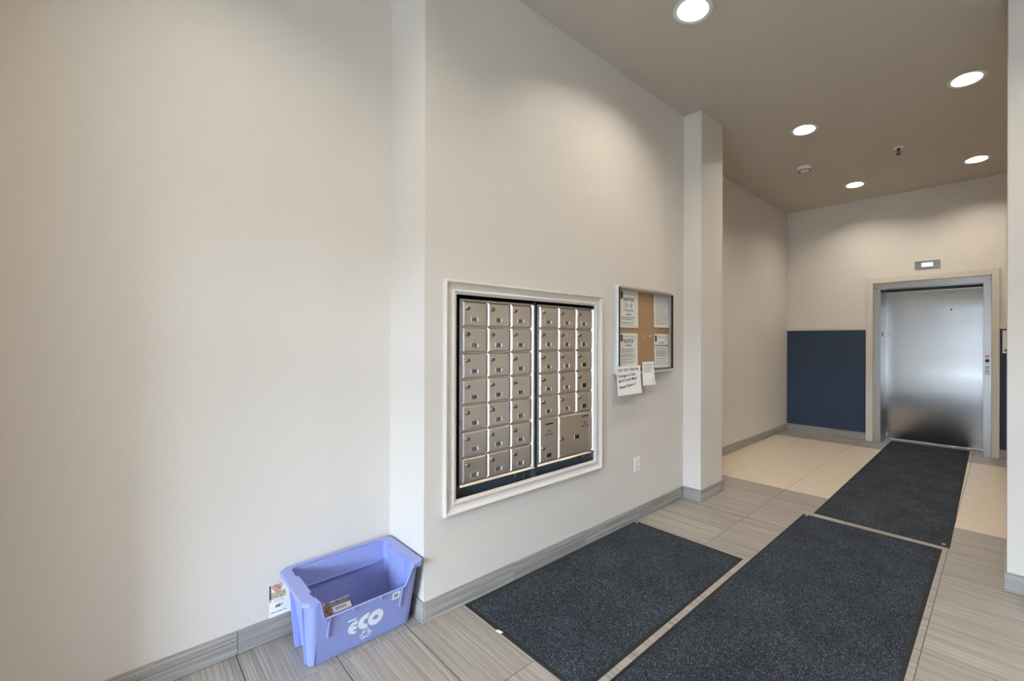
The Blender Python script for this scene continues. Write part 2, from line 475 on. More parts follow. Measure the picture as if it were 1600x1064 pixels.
# baseboards: one tile piece after another
BH, BT = 0.103, 0.009
def baseboard(name, axis, face, a0, a1, mat, side, joints):
    """tile strip on a wall; axis = running direction; face = wall plane; side = outward sign"""
    cuts = [a0] + [j for j in joints if a0 + 0.01 < j < a1 - 0.01] + [a1]
    root = None
    for i, (p, q) in enumerate(zip(cuts, cuts[1:])):
        p_, q_ = p + (0.0012 if i else 0), q - 0.0012
        f0, f1 = sorted((face, face + side * BT))
        bm = B(f0, f1, p_, q_, 0.001, BH, bev=0.0012, seg=1) if axis == 'y' else B(p_, q_, f0, f1, 0.001, BH, bev=0.0012, seg=1)
        if root is None: root = struct(name, bm, mat)
        else: obj('tile', bm, mat, root)
    return root
JY = [0.357 + 0.5985 * k for k in range(-3, 13)]
baseboard('baseboard_left', 'y', XL, YF, YR - BT, M_base, 1, JY)
baseboard('baseboard_left', 'x', YR, XL + BT, XM + BT, M_basex, -1, [])
baseboard('baseboard_left', 'y', XM, YR, YP0 - BT, M_base, 1, JY)
baseboard('baseboard_left', 'x', YP0, XM + BT, XP + BT, M_basex, -1, [])
baseboard('baseboard_left', 'y', XP, YP0, YP1 + BT, M_base, 1, [])
baseboard('baseboard_left', 'y', XL, YP1 + 0.0, YB - BT, M_base, 1, [4.36, 4.96, 5.56, 6.16, 6.76])
baseboard('baseboard_back', 'x', YB, XL + BT, EX0 - 0.013, M_basex, -1, [-1.83])
baseboard('baseboard_back', 'x', YB, EX1 + 0.073, XH, M_basex, -1, [0.5])
baseboard('baseboard_right', 'x', 3.366, 0.016 - BT, XR, M_basex, -1, [0.6, 1.2, 1.8])
baseboard('baseboard_right', 'y', 0.016, 3.366 - BT + 0.0095, 3.78, M_base, -1, [])
# caulk line on top is just the wall; hall right wall
baseboard('baseboard_right', 'y', XH, 3.78, YB - BT, M_base, -1, [4.4, 5.0, 5.6, 6.2])

# ------------------------------------------------------------------ recessed lamps
def make_lamp(x, y, label):
    t = thing('recessed_light', label, 'ceiling light', (x, y, CEIL), 'recessed ceiling lights')
    c = (x, y, CEIL)
    bm = lathe(bmesh.new(), [(LR - 0.004, -0.006), (LR, -0.001), (0.113, 0.001), (0.118, 0.004), (0.116, 0.007), (LR + 0.006, 0.0085), (LR - 0.004, 0.005), (LR - 0.004, -0.006)], c, 'z', 40, -1)
    obj('trim_ring', bm, M_plastic, t, True, angle=50)
    bm = lathe(bmesh.new(), [(LR - 0.004, 0.0), (LR - 0.007, 0.03), (0.078, 0.075), (0.062, 0.105), (0.0, 0.108)], c, 'z', 40, 1)
    obj('reflector', bm, M_refl, t, True)
    bm = lathe(bmesh.new(), [(0.001, 0.040), (0.022, 0.041), (0.037, 0.047), (0.043, 0.058), (0.040, 0.074), (0.028, 0.1)], c, 'z', 28, 1)
    obj('lamp_bulb', bm, M_lampglow, t, True)
    return t
names = ['recessed round ceiling light nearest the mailboxes, its bulb and reflector showing',
         'recessed round ceiling light beside the nearest one, out over the entrance mats',
         'recessed round ceiling light on the left just in front of the smoke detector',
         'recessed round ceiling light near the top right, close to the right wall end',
         'small recessed round ceiling light farthest back on the left, toward the blue panel',
         'small recessed round ceiling light farthest back on the right, above the elevator',
         'recessed round ceiling light above the recycling bin, outside the top of the frame',
         'recessed round ceiling light overhead, straight above the long foreground mat and out of frame']
for (x, y), nm in zip(LAMPS, names): make_lamp(x, y, nm)

# smoke detector and sprinkler
t = thing('smoke_detector', 'small white round smoke detector on the hall ceiling', 'smoke detector', (-1.643, 5.331, CEIL))
c = (-1.643, 5.331, CEIL)
obj('base', lathe(bmesh.new(), [(0.0, 0.0), (0.078, 0.0), (0.078, 0.014), (0.074, 0.018), (0.0, 0.018)], c, 'z', 32, -1), M_plastic, t, True, angle=40)
obj('cover', lathe(bmesh.new(), [(0.066, 0.017), (0.064, 0.034), (0.05, 0.044), (0.034, 0.046), (0.0, 0.046)], c, 'z', 32, -1), M_plastic, t, True, angle=50)
bm = bmesh.new()
for i in range(10):
    a = 2 * math.pi * i / 10
    px, py = c[0] + 0.0585 * math.cos(a), c[1] + 0.0585 * math.sin(a)
    b2 = B(-0.004, 0.006, -0.010, 0.010, -0.043, -0.037)
    b2.transform(Matrix.Translation((px, py, CEIL)) @ Matrix.Rotation(a, 4, 'Z')); join(bm, b2)
obj('vent_slot', bm, M_dark, t, label='dark slots round the rim')
t = thing('sprinkler', 'bronze pendent fire sprinkler hanging from the hall ceiling', 'sprinkler', (-0.778, 5.434, CEIL))
c = (-0.778, 5.434, CEIL)
obj('escutcheon', lathe(bmesh.new(), [(0.0, 0.0), (0.048, 0.0), (0.046, 0.005), (0.022, 0.011), (0.0, 0.011)], c, 'z', 28, -1), M_plastic, t, True, angle=40)
bm = lathe(bmesh.new(), [(0.0, 0.010), (0.016, 0.010), (0.016, 0.024), (0.009, 0.026), (0.0, 0.026)], c, 'z', 16, -1)
for s in (-1, 1):
    for k in range(6):
        z0, z1 = 0.024 + k * 0.007, 0.031 + k * 0.007
        off = 0.013 * math.sin(math.pi * (k + 0.7) / 6.4) + 0.002
        box(bm, c[0] + s * off - 0.003, c[0] + s * off + 0.003, c[1] - 0.003, c[1] + 0.003, CEIL - z1, CEIL - z0)
obj('body', bm, M_brass, t)
obj('bulb', lathe(bmesh.new(), [(0.0, 0.026), (0.004, 0.028), (0.004, 0.060), (0.0, 0.062)], c, 'z', 10, -1), plain('red_bulb', srgb(70, 26, 20), 0.2), t, True)
bm = lathe(bmesh.new(), [(0.0, 0.066), (0.024, 0.067), (0.024, 0.069), (0.0, 0.069)], c, 'z', 20, -1)
obj('deflector', bm, M_brass, t)

# ------------------------------------------------------------------ lift (elevator)
YJ = YB - 0.012
lift = thing('elevator', 'brushed stainless steel elevator entrance in the back wall', 'elevator', (-0.698, YB, 0))
obj('jamb', B(EX0, -1.2095, YJ, 7.50, 0, EZ - 0.079, bev=0.002), M_frame, lift)
obj('jamb', B(-0.174, EX1, YJ, 7.50, 0, EZ - 0.079, bev=0.002), M_frame, lift)
obj('header', B(EX0, EX1, YJ, 7.50, EZ - 0.078, EZ, bev=0.002), M_head, lift)
obj('door', B(-1.225, -0.165, 7.435, 7.475, 0.012, EZ - 0.01), M_lift, lift)
obj('door_track', B(-1.209, -0.1745, 7.405, 7.432, EZ - 0.10, EZ - 0.079), M_charcoal, lift)
bm = B(-1.209, -0.1745, 7.422, 7.50, -0.0015, 0.008, bev=0.001)
for k in range(3): box(bm, -1.209, -0.1745, 7.424 + k * 0.004, 7.4255 + k * 0.004, 0.008, 0.0105)
obj('sill', bm, plain('sill_metal', srgb(120, 118, 116), 0.55, 0.5), lift)
obj('lock_hole', lathe(bmesh.new(), [(0.0, 0.0), (0.010, 0.0), (0.010, 0.003), (0.0, 0.003)], (-0.492, 7.435, 1.79), 'y', 14, -1), M_dark, lift)
obj('side_latch', B(-1.2105, -1.2055, 7.19, 7.225, 1.44, 1.51, bev=0.001), M_dark, lift)
# call station on the right jamb
bm = B(-0.1645, -0.1085, YJ - 0.003, YJ + 0.001, 0.975, 1.235, bev=0.001)
st = obj('call_plate', bm, M_frame, lift)
def ring_y(x, z, r0, r1, d): return lathe(bmesh.new(), [(r0, 0.0), (r0, d), (r1, d), (r1, 0.0)], (x, YJ - 0.003, z), 'y', 24, -1)
obj('key_switch', ring_y(-0.138, 1.196, 0.009, 0.020, 0.004), M_amber, st, label='amber lit ring')
obj('key_switch', lathe(bmesh.new(), [(0.009, 0.0), (0.009, 0.003), (0.0, 0.003)], (-0.138, YJ - 0.003, 1.196), 'y', 18, -1), M_nickel, st)
obj('call_light', lathe(bmesh.new(), [(0.021, 0.0), (0.020, 0.003), (0.0, 0.004)], (-0.138, YJ - 0.003, 1.145), 'y', 24, -1), M_black, st, label='black round lens')
for z in (1.066, 1.018):
    b_ = obj('call_button', ring_y(-0.138, z, 0.012, 0.018, 0.004), M_charcoal, st)
    obj('call_button', lathe(bmesh.new(), [(0.012, 0.0), (0.0115, 0.003), (0.0, 0.0035)], (-0.138, YJ - 0.003, z), 'y', 20, -1), M_nickel, st)
obj('legend', B(-0.160, -0.113, YJ - 0.0036, YJ - 0.0028, 1.108, 1.113), M_ink, st)
obj('legend', B(-0.160, -0.113, YJ - 0.0036, YJ - 0.0028, 0.984, 0.990), M_ink, st)

# casing and rails: painted trim
tr = bmesh.new()
yc0, yc1 = YB - 0.020, YB + 0.001
box(tr, -1.381, EX0 - 0.001, yc0, yc1, 0.001, 2.238, bev=0.002); box(tr, EX1 + 0.001, -0.030, yc0, yc1, 0.001, 2.238, bev=0.002); box(tr, EX0 - 0.001, EX1 + 0.001, yc0, yc1, EZ + 0.001, 2.238, bev=0.002)
struct('trim_1', tr, M_trim)
struct('trim_2', B(XL, -1.382, YB - 0.012, YB + 0.001, 1.530, 1.575, bev=0.003), M_trim)
struct('trim_3', B(-0.029, XH, YB - 0.012, YB + 0.001, 1.522, 1.575, bev=0.003), M_trim)
p = obj('wall_panel', B(XL + 0.002, -1.383, YB - 0.008, YB + 0.001, BH + 0.002, 1.529, bev=0.002), M_navy)
tag(p, 'large navy blue fabric wall panel left of the elevator', 'wall panel')
p = obj('wall_panel', B(-0.027, XH - 0.002, YB - 0.008, YB + 0.001, BH + 0.002, 1.521, bev=0.002), M_navy)
tag(p, 'dark navy wall panel just right of the elevator, mostly hidden by the wall end', 'wall panel')
t = thing('framed_sign', 'pale framed sign on the navy panel right of the elevator', 'sign', (0.14, YB, 1.37))
bm = bmesh.new()
for a in ((-0.006, 0.008, 1.238, 1.505), (0.272, 0.286, 1.238, 1.505), (0.008, 0.272, 1.238, 1.252), (0.008, 0.272, 1.491, 1.505)):
    box(bm, a[0], a[1], YB - 0.028, YB - 0.0075, a[2], a[3])
obj('frame', bm, M_plastic, t)
obj('sheet', B(0.008, 0.272, YB - 0.016, YB - 0.010, 1.252, 1.491), M_paper, t)
obj('emblem', B(0.012, 0.030, YB - 0.0165, YB - 0.0158, 1.258, 1.285), plain('sign_green', srgb(70, 74, 40), 0.6), t)
# floor indicator
t = thing('floor_indicator', 'small steel floor indicator with a lit screen above the elevator', 'indicator', (-0.707, YB, 2.355))
obj('plate', B(-0.838, -0.577, YB - 0.008, YB + 0.001, 2.303, 2.408, bev=0.002), M_head, t)
obj('bezel', B(-0.776, -0.640, YB - 0.0105, YB - 0.0078, 2.322, 2.390, bev=0.001), M_frame, t)
obj('screen', B(-0.767, -0.650, YB - 0.0115, YB - 0.0103, 2.331, 2.381), M_screen, t, label='glowing white blue screen')

# ------------------------------------------------------------------ mailboxes
mould = bmesh.new()
PROF = [(d * 1.03, h) for d, h in [(0.0, 0.0), (0.0, 0.020), (0.004, 0.024), (0.010, 0.024), (0.014, 0.019), (0.024, 0.013), (0.034, 0.010), (0.044, 0.011), (0.049, 0.015), (0.056, 0.015), (0.060, 0.011), (0.066, 0.010), (0.068, 0.006), (0.068, 0.0)]]
MY0, MY1, MZ0, MZ1 = 1.115, 2.304, 0.486, 1.680
def mould_side(i):
    bm = bmesh.new(); rows = []
    for d, h in PROF:
        c = [(MY0 + d, MZ1 - d), (MY1 - d, MZ1 - d), (MY1 - d, MZ0 + d), (MY0 + d, MZ0 + d)]
        a, b = c[i], c[(i + 1) % 4]
        rows.append((bm.verts.new((XM + h, a[0], a[1])), bm.verts.new((XM + h, b[0], b[1]))))
    for (a, b), (c, d) in zip(rows, rows[1:]): bm.faces.new((a, b, d, c))
    bm.faces.new([r[0] for r in rows]); bm.faces.new([r[1] for r in rows][::-1]); bm.faces.new((rows[0][0], rows[0][1], rows[-1][1], rows[-1][0]))
    bmesh.ops.recalc_face_normals(bm, faces=bm.faces); return bm
mt = thing('picture_moulding', 'cream profiled moulding framing the bank of mailboxes', 'moulding', (XM, (MY0 + MY1) / 2, MZ0))
for i in range(4): obj('rail', mould_side(i), M_mould, mt, True, angle=25)

XF = -2.063           # front plane of the unit frames
def unit(y0, y1, z0, z1, colx, label, rows, numbers):
    t = thing('mailbox_unit', label, 'mailbox unit', (XF, (y0 + y1) / 2, z0), 'wall mailbox units')
    # folded sheet frame: rim standing a little proud, back plate behind the doors
    bm = B(XF - 0.30, XF - 0.010, y0 + 0.002, y1 - 0.002, z0 + 0.002, z1 - 0.002)
    obj('housing', bm, M_box, t)
    x_, k_ = XF - 0.012, XF + 0.012
    obj('rim', B(x_, XF + 0.005, y0, y1, z1 - 0.008, z1, bev=0.0012), M_alu, t)
    obj('rim', prism(bmesh.new(), [(x_, z0), (k_ - .002, z0), (k_, z0 + .002), (k_ - .008, z0 + .013), (x_, z0 + .013)], 'y', y0, y1), M_box, t)
    obj('rim', B(x_, XF + 0.004, y0, y0 + 0.014, z0 + 0.013, z1 - 0.008, bev=0.0015), M_alu, t)
    obj('rim', prism(bmesh.new(), [(x_, y1 - .021), (XF - .002, y1 - .018), (k_, y1 - .010), (k_, y1), (x_, y1)], 'z', z0 + 0.013, z1 - 0.008), M_alu, t)
    for z in (z0 + 0.03, z0 + 0.35, z0 + 0.65, z1 - 0.05):
        obj('rivet', lathe(bmesh.new(), [(0.0035, 0.0), (0.003, 0.0015), (0.0, 0.002)], (XF + 0.004, y0 + 0.005, z), 'x', 8), M_nickel, t)
    ytops = [colx[0] + i * (colx[1] - colx[0]) / 3 for i in range(4)]
    ph = (z1 - 0.008 - (z0 + 0.013)) / 7
    first = {}
    def door(ya, yb, za, zb, num, lock_at, plate_at, slot=None):
        g = 0.0035
        ya, yb, za, zb = ya + g, yb - g, za + g, zb - g
        d = obj('mailbox_door', door_bm(ya, yb, za, zb), M_box, t)
        ly, lz = lock_at
        xf = XF + 0.008
        bm = lathe(bmesh.new(), [(0.0135, 0.0), (0.0125, 0.002), (0.0105, 0.003), (0.0095, 0.013), (0.0075, 0.0145), (0.0, 0.0145)], (xf, ly, lz), 'x', 16)
        lk = obj('lock', bm, M_nickel, d, True, angle=40)
        obj('keyhole', B(xf + .0140, xf + .0149, ly - .0018, ly + .0018, lz - .006, lz + .006), M_dark, d)
        py, pz = plate_at
        if num:
            bm = bmesh.new()
            for a in ((py - .0215, py + .0215, pz + .0105, pz + .0135), (py - .0215, py + .0215, pz - .0135, pz - .0105), (py - .0245, py - .0215, pz - .0135, pz + .0135), (py + .0215, py + .0255, pz - .0135, pz + .0135)):
                box(bm, xf - 0.001, xf + 0.0035, *a)
            obj('number_frame', bm, M_alu, d)
            obj('number_card', B(xf - 0.001, xf + 0.001, py - .0215, py + .0105, pz - .0105, pz + .0105), M_label, d)
            obj('number_card', B(xf + 0.0008, xf + 0.002, py + .0105, py + .0215, pz - .0105, pz + .0105), M_labelw, d)
            tb = mesh_text(num, 0.0245, frame_x(xf + 0.0016, py - 0.0210, pz - 0.0088), 0.82, 0, 0.0009)
            obj('number', tb, M_black, d)
        else:
            w_ = 0.019
            bm = bmesh.new()
            for a in ((py - w_, py + w_, pz + .012, pz + .0145), (py - w_, py + w_, pz - .0145, pz - .012), (py - w_ - .0025, py - w_, pz - .0145, pz + .0145), (py + w_, py + w_ + .004, pz - .0145, pz + .0145)):
                box(bm, xf - 0.001, xf + 0.0025, *a)
            obj('number_frame', bm, M_alu, d)
            obj('number_card', B(xf - 0.001, xf + 0.0008, py - w_, py + w_, pz - .012, pz + .012), M_dark, d, label='empty black number window')
        if slot:
            sy, sz = slot
            obj('key_slot', B(xf - 0.002, xf + 0.0004, sy - 0.032, sy + 0.032, sz - 0.004, sz + 0.004), M_dark, d)
            for s_, dz in (('KEY', -0.052), ('RETURN', -0.072)):
                tb = mesh_text(s_, 0.017, frame_x(xf + 0.0003, sy, sz + dz), 1.05, 0, 0.0003, 'CENTER'); obj('lettering', tb, M_black, d)
    for (r, c, span_r, span_c, num) in rows:
        ya, yb = ytops[c], ytops[c + span_c]
        zt = z1 - 0.008 - r * ph; zb = zt - span_r * ph
        if span_r == 1:
            door(ya, yb, zb, zt, num, (ya + 0.031, zt - 0.039), ((ya + yb) / 2 - 0.001, zb + 0.040))
        elif span_c == 1:
            door(ya, yb, zb, zt, None, (ya + 0.030, zt - 0.185), ((ya + yb) / 2 - 0.002, zb + 0.042), ((ya + yb) / 2 + 0.002, zt - 0.040))
        else:
            door(ya, yb, zb, zt, None, (ya + 0.030, zt - 0.150), ((ya + yb) / 2 + 0.010, zb + 0.118), (yb - 0.068, zt - 0.030))
    return t
def door_bm(ya, yb, za, zb):
    """pressed door: square edge, sloping flange, flat face"""
    bm = bmesh.new(); x0, x1, s = XF - 0.009, XF + 0.008, 0.0072
    lo = [(ya, za), (yb, za), (yb, zb), (ya, zb)]; hi = [(ya + s, za + s), (yb - s, za + s), (yb - s, zb - s), (ya + s, zb - s)]
    xm = XF - 0.002
    r0 = [bm.verts.new((x0, *p)) for p in lo]; r1 = [bm.verts.new((xm, *p)) for p in lo]; r2 = [bm.verts.new((x1, *p)) for p in hi]
    for a, b in ((r0, r1), (r1, r2)):
        for i in range(4): bm.faces.new((a[i], a[(i + 1) % 4], b[(i + 1) % 4], b[i]))
    bm.faces.new(r2); bm.faces.new(r0[::-1])
    bmesh.ops.recalc_face_normals(bm, faces=bm.faces)
    return bm
L = [(r, c, 1, 1, str((c + 1) * 100 + r + 1)) for c in range(3) for r in range(7)]
UL = unit(1.217, 1.717, 0.604, 1.592, (1.231, 1.697), 'left bank of steel mailboxes, three columns of seven numbered doors', L, None)
nums = [['401', '402', '403', '404', '405'], ['406', '407', '501', '502', '503'], ['504', '505', None, None, None]]
R = [(r, c, 1, 1, nums[c][r]) for c in range(3) for r in range(5)] + [(5, 0, 2, 1, None), (5, 1, 2, 2, None)]
UR = unit(1.744, 2.252, 0.606, 1.594, (1.758, 2.232), 'right bank of steel mailboxes with two large parcel doors at the bottom', R, None)
# the dark liner of the opening with the slate plates below each unit
bm = bmesh.new()
for a in ((OY0, OY0 + .004, OZ0, OZ1), (OY1 - .004, OY1, OZ0, OZ1), (OY0, OY1, OZ1 - .004, OZ1), (OY0, OY1, OZ0, OZ0 + .004)):
    box(bm, XL + 0.005, XM - 0.012, *a)
box(bm, XL + 0.001, XL + 0.006, OY0, OY1, OZ0, OZ1)
obj('liner', bm, M_dark, mail_wall)
obj('base_plate', B(-2.098, -2.092, OY0 + .010, 1.722, OZ0 + .005, 0.612), M_slate, UL, label='slate grey plate below the doors')
obj('base_plate', B(-2.098, -2.092, 1.746, OY1 - .006, OZ0 + .005, 0.614), M_slate, UR, label='slate grey plate below the doors')
obj('divider', B(-2.34, -2.068, 1.7205, 1.7405, OZ0 + .005, OZ1 - .006), M_slate, UL)
obj('edge_strip', B(-2.34, -2.055, OY1 - .0075, OY1 - .0045, OZ0 + .005, OZ1 - .006), M_alu, UR)
for y, z in ((1.60, 0.580), (1.665, 0.556), (2.168, 0.584), (2.225, 0.560)):
    obj('bolt', lathe(bmesh.new(), [(0.009, 0.0), (0.009, 0.006), (0.005, 0.007), (0.005, 0.016), (0.0, 0.016)], (-2.092, y, z), 'x', 10), M_nickel, UL if y < 1.73 else UR)

# ------------------------------------------------------------------ notice board
XB0, XB1 = XM + 0.001, -1.993
nb = thing('notice_board', 'enclosed cork notice board with a rounded aluminium frame', 'notice board', (XM, 2.79, 1.12))
NY0, NY1, NZ0, NZ1 = 2.433, 3.160, 1.120, 1.776
def round_rect(y0, y1, z0, z1, r, n=6):
    pts = []
    for cy, cz, a0 in ((y1 - r, z1 - r, 0), (y0 + r, z1 - r, 90), (y0 + r, z0 + r, 180), (y1 - r, z0 + r, 270)):
        for k in range(n + 1):
            a = math.radians(a0 + 90 * k / n); pts.append((cy + r * math.cos(a), cz + r * math.sin(a)))
    return pts
def ring_frame(o0, o1, r0, prof):
    """frame between outer/inner rounded rectangles; prof = [(inset, x, radius)]"""
    bm = bmesh.new(); rings = []
    for inset, x, r in prof:
        rings.append([bm.verts.new((x, p[0], p[1])) for p in round_rect(NY0 + inset, NY1 - inset, NZ0 + inset, NZ1 - inset, r)])
    n = len(rings[0])
    for a, b in zip(rings, rings[1:] + rings[:1]):
        for i in range(n): bm.faces.new((a[i], a[(i + 1) % n], b[(i + 1) % n], b[i]))
    bmesh.ops.recalc_face_normals(bm, faces=bm.faces); return bm
obj('frame', ring_frame(0, 0, 0, [(0, XB0, .030), (0, XB1 - .006, .030), (.004, XB1, .028), (.016, XB1, .02), (.020, XB1 - .004, .016), (.020, XB0, .016)]), plain('satin_silver', srgb(206, 204, 202), 0.42, 0.45), nb, True, angle=40)
obj('backing', B(XB0, XB0 + 0.016, NY0 + .019, NY1 - .019, NZ0 + .019, NZ1 - .019), M_cork, nb, label='brown cork backing')
bm = bmesh.new()
box(bm, XB1 - .018, XB1 + .0012, NY0 + .011, NY0 + .026, NZ0 + .016, NZ1 - .016); box(bm, XB1 - .018, XB1 + .0012, NY1 - .0215, NY1 - .003, NZ0 + .026, NZ1 - .026)
obj('gasket', bm, M_dark, nb, label='black door gasket')
bm = bmesh.new()
for a in ((NY0 + .036, NY1 - .0215, NZ1 - .034, NZ1 - .021), (NY0 + .036, NY1 - .0215, NZ0 + .021, NZ0 + .034)): box(bm, XB1 - .012, XB1 - .004, *a)
box(bm, XB1 - .012, XB1 - .004, NY1 - .036, NY1 - .0225, NZ0 + .034, NZ1 - .034)
obj('door_rail', bm, M_alu, nb)
obj('glass_door', B(XB1 - .010, XB1 - .007, NY0 + .029, NY1 - .030, NZ0 + .030, NZ1 - .030), M_glass, nb)
obj('latch', B(XB1 - .004, XB1 + .006, NY1 - .028, NY1 - .016, 1.415, 1.440, bev=.002), M_dark, nb)

XS = XB0 + 0.0175       # where sheets hang on the cork
def curl(c):
    """gentle lift of a sheet toward its lower edge: returns x offset for (u, v) in 0..1"""
    return lambda u, v: c * (1 - v) ** 2 * (0.4 + 0.6 * u)
def sheet(bm, x, y0, y1, z0, z1, f, n=6, slant=0.0, th=0.0005):
    g = [[None] * (n + 1) for _ in range(n + 1)]; h = [[None] * (n + 1) for _ in range(n + 1)]
    for i in range(n + 1):
        for j in range(n + 1):
            u, v = i / n, j / n
            y = y0 + (y1 - y0) * u + slant * (1 - v); z = z0 + (z1 - z0) * v
            g[i][j] = bm.verts.new((x + f(u, v) + th, y, z)); h[i][j] = bm.verts.new((x + f(u, v), y, z))
    for i in range(n):
        for j in range(n):
            bm.faces.new((g[i][j], g[i + 1][j], g[i + 1][j + 1], g[i][j + 1])); bm.faces.new((h[i][j], h[i][j + 1], h[i + 1][j + 1], h[i + 1][j]))
    for k in range(n):
        for a, b in (((k, 0), (k + 1, 0)), ((k + 1, n), (k, n)), ((0, k + 1), (0, k)), ((n, k), (n, k + 1))):
            bm.faces.new((g[a[0]][a[1]], h[a[0]][a[1]], h[b[0]][b[1]], g[b[0]][b[1]]))
    bmesh.ops.recalc_face_normals(bm, faces=bm.faces)
    return bm
def on_sheet(bm, x, y0, y1, z0, z1, f):
    """lift flat print (built at plane x) onto the curled sheet"""
    for v in bm.verts:
        u, w_ = (v.co.y - y0) / (y1 - y0), (v.co.z - z0) / (z1 - z0)
        v.co.x = v.co.x + f(max(0, min(1, u)), max(0, min(1, w_)))
    return bm
def print_lines(bm, x, y0, y1, zs, hgt=0.0026, ragged=True, fill=0.85):
    """rows of fine print too small to read, as runs of word-length bars"""
    for z in zs:
        y = y0; end = y1 - (random.random() * (y1 - y0) * 0.25 if ragged else 0)
        while y < end - 0.004:
            w_ = min(random.uniform(0.008, 0.024), end - y)
            vs = [bm.verts.new(p) for p in ((x, y, z), (x, y + w_, z), (x, y + w_, z + hgt), (x, y, z + hgt))]
            bm.faces.new(vs); y += w_ + 0.0035
    return bm
def notice(y0, y1, z0, z1, label, big, lines, cf=0.006, icon=True, extra=None):
    f = curl(cf); x = XS; xp = x + 0.0009
    t = thing('notice_sheet', label, 'notice', (x, (y0 + y1) / 2, z0), 'typed notices in the board')
    obj('paper', sheet(bmesh.new(), x, y0, y1, z0, z1, f), M_paper, t)
    bm = bmesh.new(); W = y1 - y0
    if icon:
        ic = bmesh.new(); box(ic, xp - .0003, xp, y0 + .010, y0 + .036, z1 - .062, z1 - .012)
        obj('letterhead_block', on_sheet(ic, xp, y0, y1, z0, z1, f), M_charcoal, t)
        ic = bmesh.new(); box(ic, xp + .0001, xp + .0003, y0 + .016, y0 + .030, z1 - .052, z1 - .024)
        obj('letterhead_block', on_sheet(ic, xp, y0, y1, z0, z1, f), M_ink, t)
        print_lines(bm, xp, y0 + .052, y1 - .016, [z1 - .022, z1 - .029], 0.002, False)
        print_lines(bm, xp, y1 - .048, y1 - .018, [z1 - .044], 0.003, False)
    print_lines(bm, xp, y0 + .020, y1 - .022, lines, 0.0030)
    obj('fine_print', on_sheet(bm, xp, y0, y1, z0, z1, f), M_ink, t, kind='stuff')
    for body, size, dz, bold in big:
        tb = mesh_text(body, size, frame_x(xp, (y0 + y1) / 2 - 0.004, z1 - dz), 1.0, 0, bold, 'CENTER')
        obj('lettering', on_sheet(tb, xp, y0, y1, z0, z1, f), M_black, t)
    if extra: extra(t, y0, y1, z0, z1, xp, f)
    return t
def people(t, y0, y1, z0, z1, xp, f):
    """two standing figures with a distance arrow between them"""
    yc = (y0 + y1) / 2 - 0.004; zt = z1 - 0.088
    for s in (-1, 1):
        bm = bmesh.new(); yy = yc + s * 0.034
        lathe(bm, [(0.0, 0.0), (0.0042, 0.0)], (xp, yy, zt - 0.002), 'x', 10)
        prism(bm, [(yy - .0045, zt - .008), (yy + .0045, zt - .008), (yy + .0035, zt - .026), (yy + .003, zt - .045), (yy - .003, zt - .045), (yy - .0035, zt - .026)], 'x', xp - .0002, xp)
        obj('figure', on_sheet(bm, xp, y0, y1, z0, z1, f), M_charcoal, t)
    bm = bmesh.new()
    for dz in (-.018, -.027): prism(bm, [(yc - .018, zt + dz), (yc + .018, zt + dz), (yc + .018, zt + dz + .0018), (yc - .018, zt + dz + .0018)], 'x', xp - .0002, xp)
    for s in (-1, 1): prism(bm, [(yc + s * .026, zt - .0215), (yc + s * .017, zt - .0165), (yc + s * .017, zt - .0265)], 'x', xp - .0002, xp)
    obj('arrow', on_sheet(bm, xp, y0, y1, z0, z1, f), M_ink, t)
def underline(t, y0, y1, z0, z1, xp, f):
    yc = (y0 + y1) / 2 - 0.004
    obj('underline', on_sheet(B(xp - .0003, xp, yc - .052, yc + .050, z1 - .073, z1 - .071), xp, y0, y1, z0, z1, f), M_black, t)
SY = 1.0074             # sheet plane lies a touch behind the plane measured
def sy(v): return v * SY
z = lambda v: H + (v - H) * SY
notice(sy(2.474), sy(2.692), z(1.470), z(1.741), 'typed notice with two standing figures, upper left inside the notice board',
       [('NOTICE', 0.033, 0.076, 0.0009), ('Social Distancing', 0.0155, 0.150, 0.0004), ('is', 0.013, 0.164, 0.0003), ('Required', 0.0155, 0.180, 0.0006)],
       [z(1.741) - d for d in (.196, .203, .210, .217, .236, .243, .256)], 0.004, True, people)
notice(sy(2.900), sy(3.121), z(1.480), z(1.750), 'sheet covered in close typed lines, upper right inside the notice board',
       [], [z(1.750) - .018 - k * 0.0100 for k in range(24)], 0.010, False)
notice(sy(2.474), sy(2.689), z(1.160), z(1.429), 'typed notice with underlined heading, lower left inside the notice board',
       [('NOTICE', 0.033, 0.068, 0.0009), ('Littering', 0.020, 0.096, 0.0005)],
       [z(1.429) - d for d in (.118, .126, .134, .142, .156, .163, .170, .178, .192, .199, .212, .220)], 0.003, True, underline)
notice(sy(2.906), sy(3.116), z(1.158), z(1.428), 'typed notice with a bold two line heading, lower right inside the notice board',
       [('NOTICE', 0.020, 0.078, 0.0005), ('RECYCLING PROGRAM', 0.0172, 0.100, 0.0008)],
       [z(1.428) - d for d in (.116, .122, .134, .141, .148, .155, .162, .169, .176, .183, .198, .205, .219, .233, .247)], 0.012)
for k, (y, zz, lb) in enumerate(((2.80, 1.728, 'white push pin in the cork near the top of the notice board'), (2.768, 1.409, 'white push pin at the middle of the cork, left of its neighbour'), (2.864, 1.410, 'white push pin at the middle of the cork, nearest the lower right notice'))):
    t = thing('push_pin', lb, 'push pin', (XS, y, zz), 'push pins in the cork')
    obj('head', lathe(bmesh.new(), [(0.0, 0.0), (0.0055, 0.0), (0.005, 0.002), (0.003, 0.004), (0.003, 0.009), (0.006, 0.011), (0.0055, 0.013), (0.0, 0.013)], (XS - 0.0015, y, zz), 'x', 12), M_plastic, t, True, angle=40)

